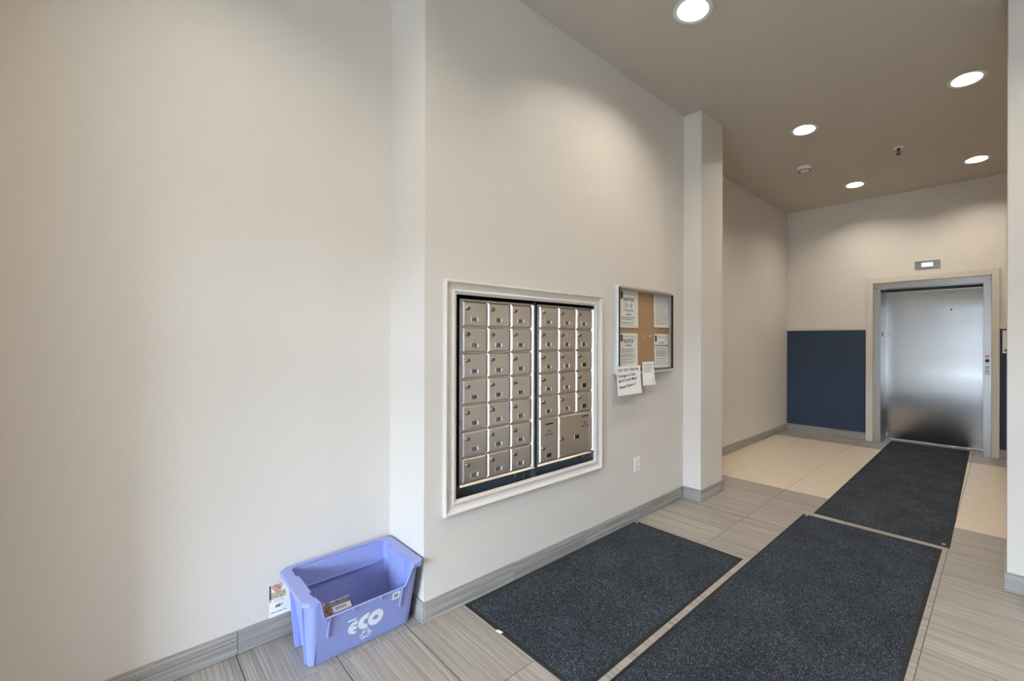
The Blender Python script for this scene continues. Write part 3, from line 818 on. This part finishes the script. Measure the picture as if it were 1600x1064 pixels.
# hand-written note taped on the board's glass and the tear-off flyer beside it
XT = XB1 + 0.0012
f0 = lambda u, v: 0.010 * (1 - v) ** 2
t = thing('handwritten_note', 'white sheet with four handwritten lines taped over the lower left of the notice board', 'note', (XT, 2.563, 0.979))
obj('paper', sheet(bmesh.new(), XT, 2.419, 2.700, 0.981, 1.1885, f0, slant=0.006), M_white, t)
for k, (body, yy, zz, sz, rot) in enumerate((('DID YOU Take the', 2.432, 1.1495, 0.0285, 0.03), ('Package to Unit', 2.434, 1.1085, 0.0290, 0.05), ('#510 South Mary', 2.441, 1.0735, 0.0280, 0.07), ('Please Return !!', 2.445, 1.0290, 0.0280, 0.09))):
    M = frame_x(XT + 0.0012, yy, zz, rot)
    tb = mesh_text(body, sz, M, 1.06, 0.12, 0.0007)
    for v in tb.verts: v.co.z += 0.0012 * math.sin(v.co.y * 190 + k)
    obj('handwriting', on_sheet(tb, XT, 2.419, 2.700, 0.981, 1.1885, f0), M_black, t)
t = thing('tear_off_flyer', 'small tear-off flyer with cut tabs taped on the lower edge of the notice board', 'flyer', (XT, 2.81, 1.03))
f1 = lambda u, v: 0.002 + 0.004 * (1 - v)
obj('paper', sheet(bmesh.new(), XT, 2.726, 2.877, 1.118, 1.212, lambda u, v: 0.004 * (1 - v), slant=-0.004), M_white, t)
bm = bmesh.new(); print_lines(bm, XT + .0015, 2.738, 2.866, [1.188], 0.004, False); print_lines(bm, XT + .0022, 2.738, 2.866, [1.176, 1.168, 1.158, 1.150, 1.141, 1.133], 0.0022)
for v in bm.verts: v.co.x += 0.004 * (1 - (v.co.z - 1.118) / 0.094)
obj('fine_print', bm, M_ink, t, kind='stuff')
bm = sheet(bmesh.new(), XT + .0045, 2.7205, 2.8775, 1.082, 1.118, lambda u, v: 0.004 * (1 - v))
obj('lower_panel', bm, M_paper, t)
for k in range(9):
    a, b = 2.7205 + k * 0.01745, 2.7205 + (k + 1) * 0.01745 - 0.0012
    sp = (k - 4.0) * 0.0016 + random.uniform(-0.003, 0.003); lift_ = random.uniform(0.002, 0.012)
    obj('tab', sheet(bmesh.new(), XT + .0087, a, b, 1.031 + random.uniform(0, .006), 1.082, lambda u, v, q=lift_: q * (1 - v) ** 1.5, n=3, slant=sp), M_white, t)

# wall outlet
t = thing('wall_outlet', 'white wall outlet low on the mailbox wall near the pilaster', 'outlet', (XM, 2.73, 0.425))
obj('cover_plate', B(XM, XM + 0.006, 2.690, 2.768, 0.369, 0.484, bev=0.002), M_plastic, t)
for zc in (0.447, 0.406):
    r_ = obj('receptacle', B(XM + .005, XM + .008, 2.712, 2.746, zc - .0145, zc + .0145, bev=.001), M_plastic, t)
    bm = bmesh.new()
    for y in (2.7225, 2.7345): box(bm, XM + .0075, XM + .0083, y - .0012, y + .0012, zc - .003, zc + .007)
    obj('slot', bm, M_dark, r_)

# ------------------------------------------------------------------ floor mats
def mat_thing(corners, label, holes, pile_border=0.018):
    """corners: near-left, near-right, far-right, far-left on the floor"""
    cs = [Vector((x, y, 0)) for x, y in corners]
    mid = sum(cs, Vector()) / 4
    t = thing('floor_mat', label, 'floor mat', (mid.x, mid.y, 0), 'charcoal entrance mats')
    def inset(d):
        out = []
        for i in range(4):
            p, a, b = cs[i], cs[i - 1], cs[(i + 1) % 4]
            out.append(p + (a - p).normalized() * d + (b - p).normalized() * d)
        return out
    def slab(lo, hi, z0, z1):
        bm = bmesh.new(); v0 = [bm.verts.new((p.x, p.y, z0)) for p in lo]; v1 = [bm.verts.new((p.x, p.y, z1)) for p in hi]
        for i in range(4): bm.faces.new((v0[i], v0[(i + 1) % 4], v1[(i + 1) % 4], v1[i]))
        bm.faces.new(v1); bm.faces.new(v0[::-1]); bmesh.ops.recalc_face_normals(bm, faces=bm.faces); return bm
    obj('rubber_edge', slab(cs, inset(0.004), 0.0004, 0.0035), M_rubber, t)
    a = inset(pile_border)
    # pile: a finely divided, slightly uneven top
    bm = bmesh.new()
    nx = max(8, int((cs[1] - cs[0]).length / 0.02)); ny = max(8, int((cs[3] - cs[0]).length / 0.02))
    rnd = random.Random(3); g = []
    for j in range(ny + 1):
        row = []
        for i in range(nx + 1):
            u, v = i / nx, j / ny
            p = a[0] * (1 - u) * (1 - v) + a[1] * u * (1 - v) + a[2] * u * v + a[3] * (1 - u) * v
            e = i in (0, nx) or j in (0, ny)
            jx = 0 if not e else rnd.uniform(-.002, .002)
            row.append(bm.verts.new((p.x + jx, p.y + jx, 0.0032 if e else 0.0075 + rnd.uniform(-.0007, .0007))))
        g.append(row)
    for j in range(ny):
        for i in range(nx): bm.faces.new((g[j][i], g[j][i + 1], g[j + 1][i + 1], g[j + 1][i]))
    bmesh.ops.recalc_face_normals(bm, faces=bm.faces)
    obj('pile', bm, M_carpet, t, True)
    for x, y in holes:
        obj('grommet', lathe(bmesh.new(), [(0.006, 0.0), (0.0105, 0.0), (0.0095, 0.0022), (0.006, 0.0014)], (x, y, 0.0068), 'z', 14), M_alu, t)
    return t
mat_thing([(-2.031, 1.232), (-1.189, 1.226), (-1.188, 2.699), (-2.031, 2.701)], 'smallest charcoal floor mat, lying along the wall below the mailboxes', [(-2.003, 2.674)])
mat_thing([(-1.1545, 0.62), (-0.2905, 0.62), (-0.290, 3.729), (-1.153, 3.735)], 'long charcoal floor mat in the middle of the foreground', [(-1.120, 3.702)])
mat_thing([(-1.100, 3.806), (-0.255, 3.783), (-0.301, 7.330), (-1.121, 7.322)], 'charcoal runner mat leading up to the elevator door', [(-0.290, 3.818)])
s = obj('paper_scrap', B(-1.742, -1.700, 1.222, 1.236, 0.0045, 0.0058), M_white)
for v in s.data.vertices: v.co.z += 0.003 * math.sin(v.co.x * 90)
tag(s, 'tiny white paper scrap on the near edge of the smallest mat', 'paper scrap')

# ------------------------------------------------------------------ recycling bin
bn = thing('recycling_bin', 'lavender blue plastic recycling box with a cut down front', 'recycling bin', (-2.21, 0.765, 0))
ZT = 0.318
def bin_outline(t, inset):
    """plan outline at height fraction t, from the front-left corner round the back to the front-right, then along the front"""
    xb = -2.345 + (-2.388 + 2.345) * t + inset; xf = -2.107 + 0.099 * t - inset
    yl = 0.546 + (0.524 - 0.546) * t + inset; yr = 0.978 - inset
    r = 0.026 - min(inset, 0.004); q = 0.022
    P = []
    def arc(cx, cy, a0, a1, n=5):
        for k in range(n + 1):
            a = math.radians(a0 + (a1 - a0) * k / n); P.append((cx + r * math.cos(a), cy + r * math.sin(a)))
    D = xf - xb
    A, Bc = xb + 0.24 * D, xb + 0.74 * D          # recessed strip on the two sides
    # left side (y = yl), going from front to back
    arc(xf - r, yl + r, 0, -90)
    P += [(Bc + 0.012, yl), (Bc, yl + q), (Bc - 0.05 * D, yl + q), (A + 0.05 * D, yl + q), (A, yl + q), (A - 0.012, yl)]
    arc(xb + r, yl + r, 270, 180)
    P += [(xb, yl + (yr - yl) * k / 6) for k in range(1, 6)]
    arc(xb + r, yr - r, 180, 90)
    P += [(A - 0.012, yr), (A, yr - q), (A + 0.05 * D, yr - q), (Bc - 0.05 * D, yr - q), (Bc, yr - q), (Bc + 0.012, yr)]
    arc(xf - r, yr - r, 90, 0)
    n0 = len(P)
    for yy in (0.945, 0.938, 0.930, 0.920, 0.905, 0.85, 0.80, 0.75, 0.70, 0.65, 0.605, 0.592, 0.580, 0.572, 0.564):
        P.append((xf, yy))
    return P, n0
def top_of(p, i, n0):
    """height of the rim at outline point i: the front dips in the middle"""
    if i < n0: return ZT
    yy = p[1]
    a = min((yy - 0.556) / 0.032, (0.951 - yy) / 0.030)
    a = max(0.0, min(1.0, a)); a = a * a * (3 - 2 * a)
    return ZT - (ZT - 0.219) * a
def bin_body():
    bm = bmesh.new(); NL = 10
    out_, in_ = [], []
    Pt, n0 = bin_outline(1.0, 0.0)
    n = len(Pt)
    tops = [top_of(Pt[i], i, n0) for i in range(n)]
    for lst, inset, zb in ((out_, 0.0, 0.002), (in_, 0.0045, 0.008)):
        for k in range(NL + 1):
            ring = []
            for i in range(n):
                zz = zb + (tops[i] - zb) * k / NL
                P, _ = bin_outline(zz / ZT, inset)
                ring.append(bm.verts.new((P[i][0], P[i][1], zz)))
            lst.append(ring)
    for rings, fl in ((out_, False), (in_, True)):
        for a, b in zip(rings, rings[1:]):
            for i in range(n):
                j = (i + 1) % n; f = (a[i], a[j], b[j], b[i]); bm.faces.new(f[::-1] if fl else f)
    for i in range(n):
        j = (i + 1) % n; bm.faces.new((out_[-1][i], out_[-1][j], in_[-1][j], in_[-1][i]))
    bm.faces.new(out_[0][::-1]); bm.faces.new(in_[0])
    bmesh.ops.recalc_face_normals(bm, faces=bm.faces)
    return bm
obj('body', bin_body(), M_bin, bn, True, angle=38)
# flange round the left, back and right, with a turned-down lip
def flange():
    bm = bmesh.new()
    P, n0 = bin_outline(1.0, -0.001)
    xb, xf, yl, yr = -2.4135, -2.018, 0.502, 1.0055
    r = 0.034
    inner = [(xf + 0.008, 0.5525), (xf - 0.004, 0.5525), (-2.09, 0.543), (-2.10, 0.553), (-2.28, 0.553), (-2.29, 0.543), (-2.365, 0.545), (-2.383, 0.565), (-2.383, 0.75), (-2.383, 0.94), (-2.365, 0.957), (-2.29, 0.960), (-2.28, 0.950), (-2.10, 0.950), (-2.09, 0.960), (xf - 0.004, 0.950), (xf + 0.008, 0.950)]
    outer = [(xf + 0.006, yl + 0.020), (xf - 0.014, yl), (-2.09, yl), (-2.12, yl), (-2.28, yl), (-2.32, yl), (xb + 0.030, yl), (xb, yl + 0.030), (xb, 0.75), (xb, yr - 0.030), (xb + 0.030, yr), (-2.32, yr), (-2.28, yr), (-2.12, yr), (-2.09, yr), (xf - 0.014, yr), (xf + 0.006, yr - 0.020)]
    rows = [[bm.verts.new((p[0], p[1], ZT + 0.001)) for p in inner], [bm.verts.new((p[0], p[1], ZT + 0.0045)) for p in inner],
            [bm.verts.new((p[0] * .9 + q[0] * .1 if False else q[0], q[1], ZT + 0.0045)) for p, q in zip(inner, outer)],
            [bm.verts.new((q[0], q[1], ZT - 0.016)) for q in outer],
            [bm.verts.new((q[0] + (p[0] - q[0]) * .12, q[1] + (p[1] - q[1]) * .12, ZT - 0.016)) for p, q in zip(inner, outer)],
            [bm.verts.new((q[0] + (p[0] - q[0]) * .12, q[1] + (p[1] - q[1]) * .12, ZT + 0.001)) for p, q in zip(inner, outer)]]
    m = len(inner)
    for a, b in zip(rows, rows[1:] + rows[:1]):
        for i in range(m - 1): bm.faces.new((a[i], a[i + 1], b[i + 1], b[i]))
    bmesh.ops.recalc_face_normals(bm, faces=bm.faces)
    bmesh.ops.bevel(bm, geom=[e for e in bm.edges if len(e.link_faces) == 2 and e.calc_face_angle() > 0.9], offset=0.0018, segments=2, affect='EDGES')
    prism(bm, [(xf - .022, yl + .003), (xf + .0072, yl + .021), (xf + .0088, .5535), (xf - .022, .5525)], 'z', ZT - .015, ZT + .0048)
    prism(bm, [(xf - .022, .950), (xf + .0088, .949), (xf + .0072, yr - .021), (xf - .022, yr - .003)], 'z', ZT - .015, ZT + .0048)
    return bm
obj('rim_flange', flange(), M_bin, bn, True, angle=35)
# lip bead along the low front edge
def bin_x(zz): return -2.107 + 0.099 * (zz / ZT)
bm = bmesh.new()
Pt, n0 = bin_outline(1.0, 0.0)
path = []
ys = [0.5535 + (0.9535 - 0.5535) * k / 48 for k in range(49)]
for yy in ys:
    zz = top_of((0, yy), n0, n0); path.append(Vector((bin_x(zz), yy, zz)))
rows = []
for i, p in enumerate(path):
    a = path[max(0, i - 1)]; b = path[min(len(path) - 1, i + 1)]; d = (b - a).normalized()
    nn = Vector((1, 0, 0.0)); nn = (nn - d * nn.dot(d)).normalized(); mm = d.cross(nn)
    rows.append([bm.verts.new(p + nn * (0.0005 + 0.0055 * math.cos(q * math.pi / 4)) + mm * 0.0035 * math.sin(q * math.pi / 4)) for q in range(8)])
for a, b in zip(rows, rows[1:]):
    for q in range(8): bm.faces.new((a[q], a[(q + 1) % 8], b[(q + 1) % 8], b[q]))
bm.faces.new(rows[0][::-1]); bm.faces.new(rows[-1]); bmesh.ops.recalc_face_normals(bm, faces=bm.faces)
obj('front_lip', bm, M_bin, bn, True)
def slanted(y0, y1, z0, z1, d):
    bm = bmesh.new(); vs = []
    for dd in (0.0, d):
        for yy, zz in ((y0, z0), (y1, z0), (y1, z1), (y0, z1)): vs.append(bm.verts.new((bin_x(zz) + dd - 0.0005, yy, zz)))
    for f in ((3, 2, 1, 0), (4, 5, 6, 7), (0, 1, 5, 4), (1, 2, 6, 5), (2, 3, 7, 6), (3, 0, 4, 7)): bm.faces.new([vs[i] for i in f])
    return bm
for yy in (0.604, 0.909): obj('front_rib', slanted(yy - .0025, yy + .0025, 0.120, 0.217, 0.010), M_bin, bn)
for yy in (0.7012, 0.8153, 0.592, 0.921): obj('lip_stub', slanted(yy - .003, yy + .003, 0.201, 0.217, 0.007), M_bin, bn)
for yy, xx in ((0.546, -2.305), (0.546, -2.125), (0.960, -2.305), (0.960, -2.125)):
    pass
# outer fins on the left side
for x0, x1 in ((-2.300, -2.288), (-2.150, -2.138)):
    bm = bmesh.new(); vs = []
    for zz, yy in ((0.004, 0.546), (0.302, 0.5255)):
        for a, b in ((x0, yy + .014), (x1, yy + .014), (x1, yy - .006), (x0, yy - .006)): vs.append(bm.verts.new((a + (zz * 0.06 if x0 > -2.2 else -zz * 0.06), b, zz)))
    for f in ((3, 2, 1, 0), (4, 5, 6, 7), (0, 1, 5, 4), (1, 2, 6, 5), (2, 3, 7, 6), (3, 0, 4, 7)): bm.faces.new([vs[i] for i in f])
    bmesh.ops.recalc_face_normals(bm, faces=bm.faces)
    obj('side_fin', bm, M_bin, bn)
# ledge line across the inside of the back
obj('inner_ledge', B(-2.370, -2.356, 0.565, 0.945, 0.222, 0.227, bev=0.001), M_bin, bn)
# printed word and arrows on the front: flat shapes with true outlines
def flat(loops, name, mat, parent, lift_=0.0006, place=None):
    cu = bpy.data.curves.new(name, 'CURVE'); cu.dimensions = '2D'; cu.fill_mode = 'BOTH'; cu.extrude = 0.0002
    for lp in loops:
        sp = cu.splines.new('POLY'); sp.points.add(len(lp) - 1); sp.use_cyclic_u = True
        for q, p_ in zip(sp.points, lp): q.co = (p_[0], p_[1], 0, 1)
    o = bpy.data.objects.new('c', cu); COL.objects.link(o)
    dg = bpy.context.evaluated_depsgraph_get(); dg.update()
    me = bpy.data.meshes.new_from_object(o.evaluated_get(dg)); bm = bmesh.new(); bm.from_mesh(me)
    bpy.data.objects.remove(o); bpy.data.curves.remove(cu); bpy.data.meshes.remove(me)
    for v in bm.verts:
        yy, zz, dd = v.co.x, v.co.y, v.co.z
        v.co = (bin_x(zz) + lift_ + dd, yy, zz)
    return obj(name, bm, mat, parent)
def ell(cy, cz, ry, rz, a0=0, a1=360, n=28, tilt=0.0):
    out = []
    full = abs(a1 - a0) >= 360
    for k in range(n if full else n + 1):
        a = math.radians(a0 + (a1 - a0) * k / n)
        u, v = ry * math.cos(a), rz * math.sin(a)
        out.append((cy + u + tilt * v, cz + v))
    return out
T_ = 0.0
flat([[(0.6815, 0.1500), (0.7165, 0.1508), (0.7165, 0.1580), (0.6815, 0.1590)]], 'print_bar', M_binprint, bn)
# E: rounded back, three arms
eb = ell(0.7215, 0.1100, 0.036, 0.034, 90, 270, 18)
flat([eb + [(0.7225, 0.0895), (0.7085, 0.0905), (0.7085, 0.0985), (0.7225, 0.0985), (0.7225, 0.1155), (0.7085, 0.1165), (0.7085, 0.1245), (0.7225, 0.1235)]], 'letter_e', M_binprint, bn)
co = ell(0.7665, 0.1185, 0.041, 0.0395, 82, 278, 22); ci = ell(0.7685, 0.1180, 0.020, 0.0150, 262, 98, 14)
flat([co + ci], 'letter_c', M_binprint, bn)
flat([ell(0.8020, 0.1165, 0.0335, 0.0395, n=34), ell(0.8015, 0.1165, 0.0118, 0.0125, n=20)], 'letter_o', M_binprint, bn)
# three chasing arrows, in outline
rc = Vector((0.7655, 0.0490)); RR = 0.0245
arrows = []
for k in range(3):
    a = math.radians(90 + 120 * k)
    def P(r_, da): return (rc.x + r_ * math.cos(a + math.radians(da)), rc.y + r_ * math.sin(a + math.radians(da)))
    arc_ = [-44 + 12 * q for q in range(7)]
    outer = [P(RR, q) for q in arc_] + [P(RR * 1.24, 28), P(RR * .76, 66), P(RR * .28, 28)] + [P(RR * .52, q) for q in reversed(arc_)]
    inner = [P(RR * .90, q) for q in arc_[1:]] + [P(RR * .64, q) for q in reversed(arc_[1:])]
    arrows.append((outer, inner))
for o_, i_ in arrows: flat([o_, i_], 'recycle_arrow', M_binprint, bn)
# small white sticker
obj('sticker', slanted(0.8675, 0.9010, 0.171, 0.2085, 0.0012), M_binprint, bn, label='small white sticker')
obj('sticker', slanted(0.8745, 0.8945, 0.180, 0.199, 0.0016), M_olive, bn)

# flyers: one leaning in the bin, one standing behind it against the wall
def quad_slab(name, c, mat, parent, th=0.0012):
    """c: four world corners; th: thickness along the normal"""
    c = [Vector(p) for p in c]; n = (c[1] - c[0]).cross(c[3] - c[0]).normalized() * th
    bm = bmesh.new(); a = [bm.verts.new(p) for p in c]; b = [bm.verts.new(p + n) for p in c]
    bm.faces.new(a[::-1]); bm.faces.new(b)
    for i in range(4): bm.faces.new((a[i], a[(i + 1) % 4], b[(i + 1) % 4], b[i]))
    bmesh.ops.recalc_face_normals(bm, faces=bm.faces)
    return obj(name, bm, mat, parent)
def photo(name, cols, scale):
    k = N(name); mp = k.coord(); nz = k.noise(mp, scale, 4, 0.6)
    r = k.ramp(nz, 'Fac', cols); k.l(r, 'Color', k.b, 'Base Color'); k.b.inputs['Roughness'].default_value = 0.35; return k.m
M_meat = photo('printed_berries', [(0.35, srgb(70, 36, 34)), (0.5, srgb(128, 74, 66)), (0.65, srgb(190, 150, 140))], 90)
M_bluegrey = photo('printed_grey', [(0.35, srgb(92, 100, 122)), (0.6, srgb(122, 128, 148)), (0.8, srgb(170, 166, 176))], 40)
M_food = photo('printed_peach', [(0.35, srgb(170, 96, 72)), (0.5, srgb(206, 140, 112)), (0.65, srgb(226, 180, 156))], 60)
M_leafy = photo('printed_salad', [(0.3, srgb(96, 74, 58)), (0.45, srgb(176, 160, 120)), (0.58, srgb(206, 196, 172)), (0.72, srgb(150, 160, 104))], 120)
M_brown = plain('printed_brown', srgb(84, 62, 46), 0.4)

t = thing('leaflet', 'grey printed leaflet leaning inside the blue recycling bin', 'leaflet', (-2.25, 0.71, 0.012))
# plane from the bin's front foot up to its back wall
A0, A1 = Vector((-2.140, 0.0, 0.0140)), Vector((-2.3655, 0.0, 0.1205))
Lh = (A1 - A0).length
UP = (A1 - A0).normalized(); NR = Vector((UP.z * -UP.x / abs(UP.x), 0, abs(UP.x)))
def lp(y, s, d=0.0):
    p = A0 + UP * s + NR * d; return (p.x, y, p.z)
TW = 0.127; Y0 = 0.6495
def leaf(name, y0, y1, s0, s1, mat, d, **k): return quad_slab(name, [lp(y0, s0, d), lp(y1, s0, d), lp(y1, s1, d), lp(y0, s1, d)], mat, t, 0.0005)
quad_slab('paper', [lp(Y0, 0, 0), lp(Y0 + TW, 0, 0), lp(Y0 + TW, Lh, 0), lp(Y0, Lh, 0)], M_bluegrey, t, 0.001)
leaf('picture', Y0 + .001, Y0 + .040, Lh - .110, Lh - .030, M_meat, 0.0014)
leaf('picture', Y0 + .001, Y0 + .026, Lh - .030, Lh - .004, M_leafy, 0.0014)
leaf('banner', Y0 + .048, Y0 + TW, Lh - .082, Lh - .048, M_white, 0.0014)
def leaf_text(body, size, y, s, mat, bold=0.0):
    tb = mesh_text(body, size, Matrix.Identity(4), 1.0, 0, bold)
    for v in tb.verts: v.co = Vector(lp(y + v.co.x, s + v.co.y, 0.0024))
    return obj('lettering', tb, mat, t)
leaf_text('FIND OUT HOW', 0.0115, Y0 + .046, Lh - .024, M_white, 0.0005)
bm = bmesh.new()
def leaf_bars(y0, y1, ss, h):
    bm = bmesh.new()
    for s_ in ss:
        y = y0
        while y < y1 - .004:
            w_ = min(random.uniform(.006, .014), y1 - y)
            bm.faces.new([bm.verts.new(lp(*q)) for q in ((y, s_, .0024), (y + w_, s_, .0024), (y + w_, s_ + h, .0024), (y, s_ + h, .0024))]); y += w_ + .0028
    return bm
obj('fine_print', leaf_bars(Y0 + .050, Y0 + .115, [Lh - .034, Lh - .041], .003), M_label, t, kind='stuff')
obj('fine_print', leaf_bars(Y0 + .058, Y0 + .112, [Lh - .062, Lh - .070], .0045), M_ink, t, kind='stuff')

t = thing('store_flyer', 'white flyer with food pictures standing between the bin and the wall', 'flyer', (XL + 0.006, 0.52, BH))
FX = XL + 0.0035
def fl(name, y0, y1, z0, z1, mat, d=0.0, par=None, th=0.0006): return obj(name, B(FX + d, FX + d + th, y0, y1, z0, z1), mat, par or t)
fz = 0.1035
fl('paper', 0.471, 0.600, fz, 0.2495, M_white)
bm = bmesh.new()
prism(bm, [(0.480, 0.2485), (0.484, 0.232), (0.492, 0.2195), (0.503, 0.215), (0.514, 0.220), (0.521, 0.232), (0.524, 0.2485)], 'x', FX + .0012, FX + .0014)
obj('picture', bm, M_food, t)
fl('picture', 0.4715, 0.479, 0.185, 0.249, M_brown, 0.0006, th=0.0002)
fl('picture', 0.479, 0.535, 0.184, 0.2155, M_leafy, 0.0006, th=0.0002)
fl('picture', 0.4715, 0.479, 0.172, 0.185, M_leafy, 0.0006, th=0.0002)
tb = mesh_text('66', 0.021, frame_x(FX + .0010, 0.494, 0.1430), 0.95, 0.2, 0.0008); obj('price', tb, M_black, t)
tb = mesh_text('¢', 0.014, frame_x(FX + .0010, 0.517, 0.1475), 1.0, 0.2, 0.0004); obj('price', tb, M_black, t)
bm = print_lines(bmesh.new(), FX + .001, 0.478, 0.545, [0.1215], 0.0032, False); obj('fine_print', bm, M_black, t, kind='stuff')
bm = print_lines(bmesh.new(), FX + .001, 0.490, 0.530, [0.170, 0.176], 0.002, False); obj('fine_print', bm, M_label, t, kind='stuff')
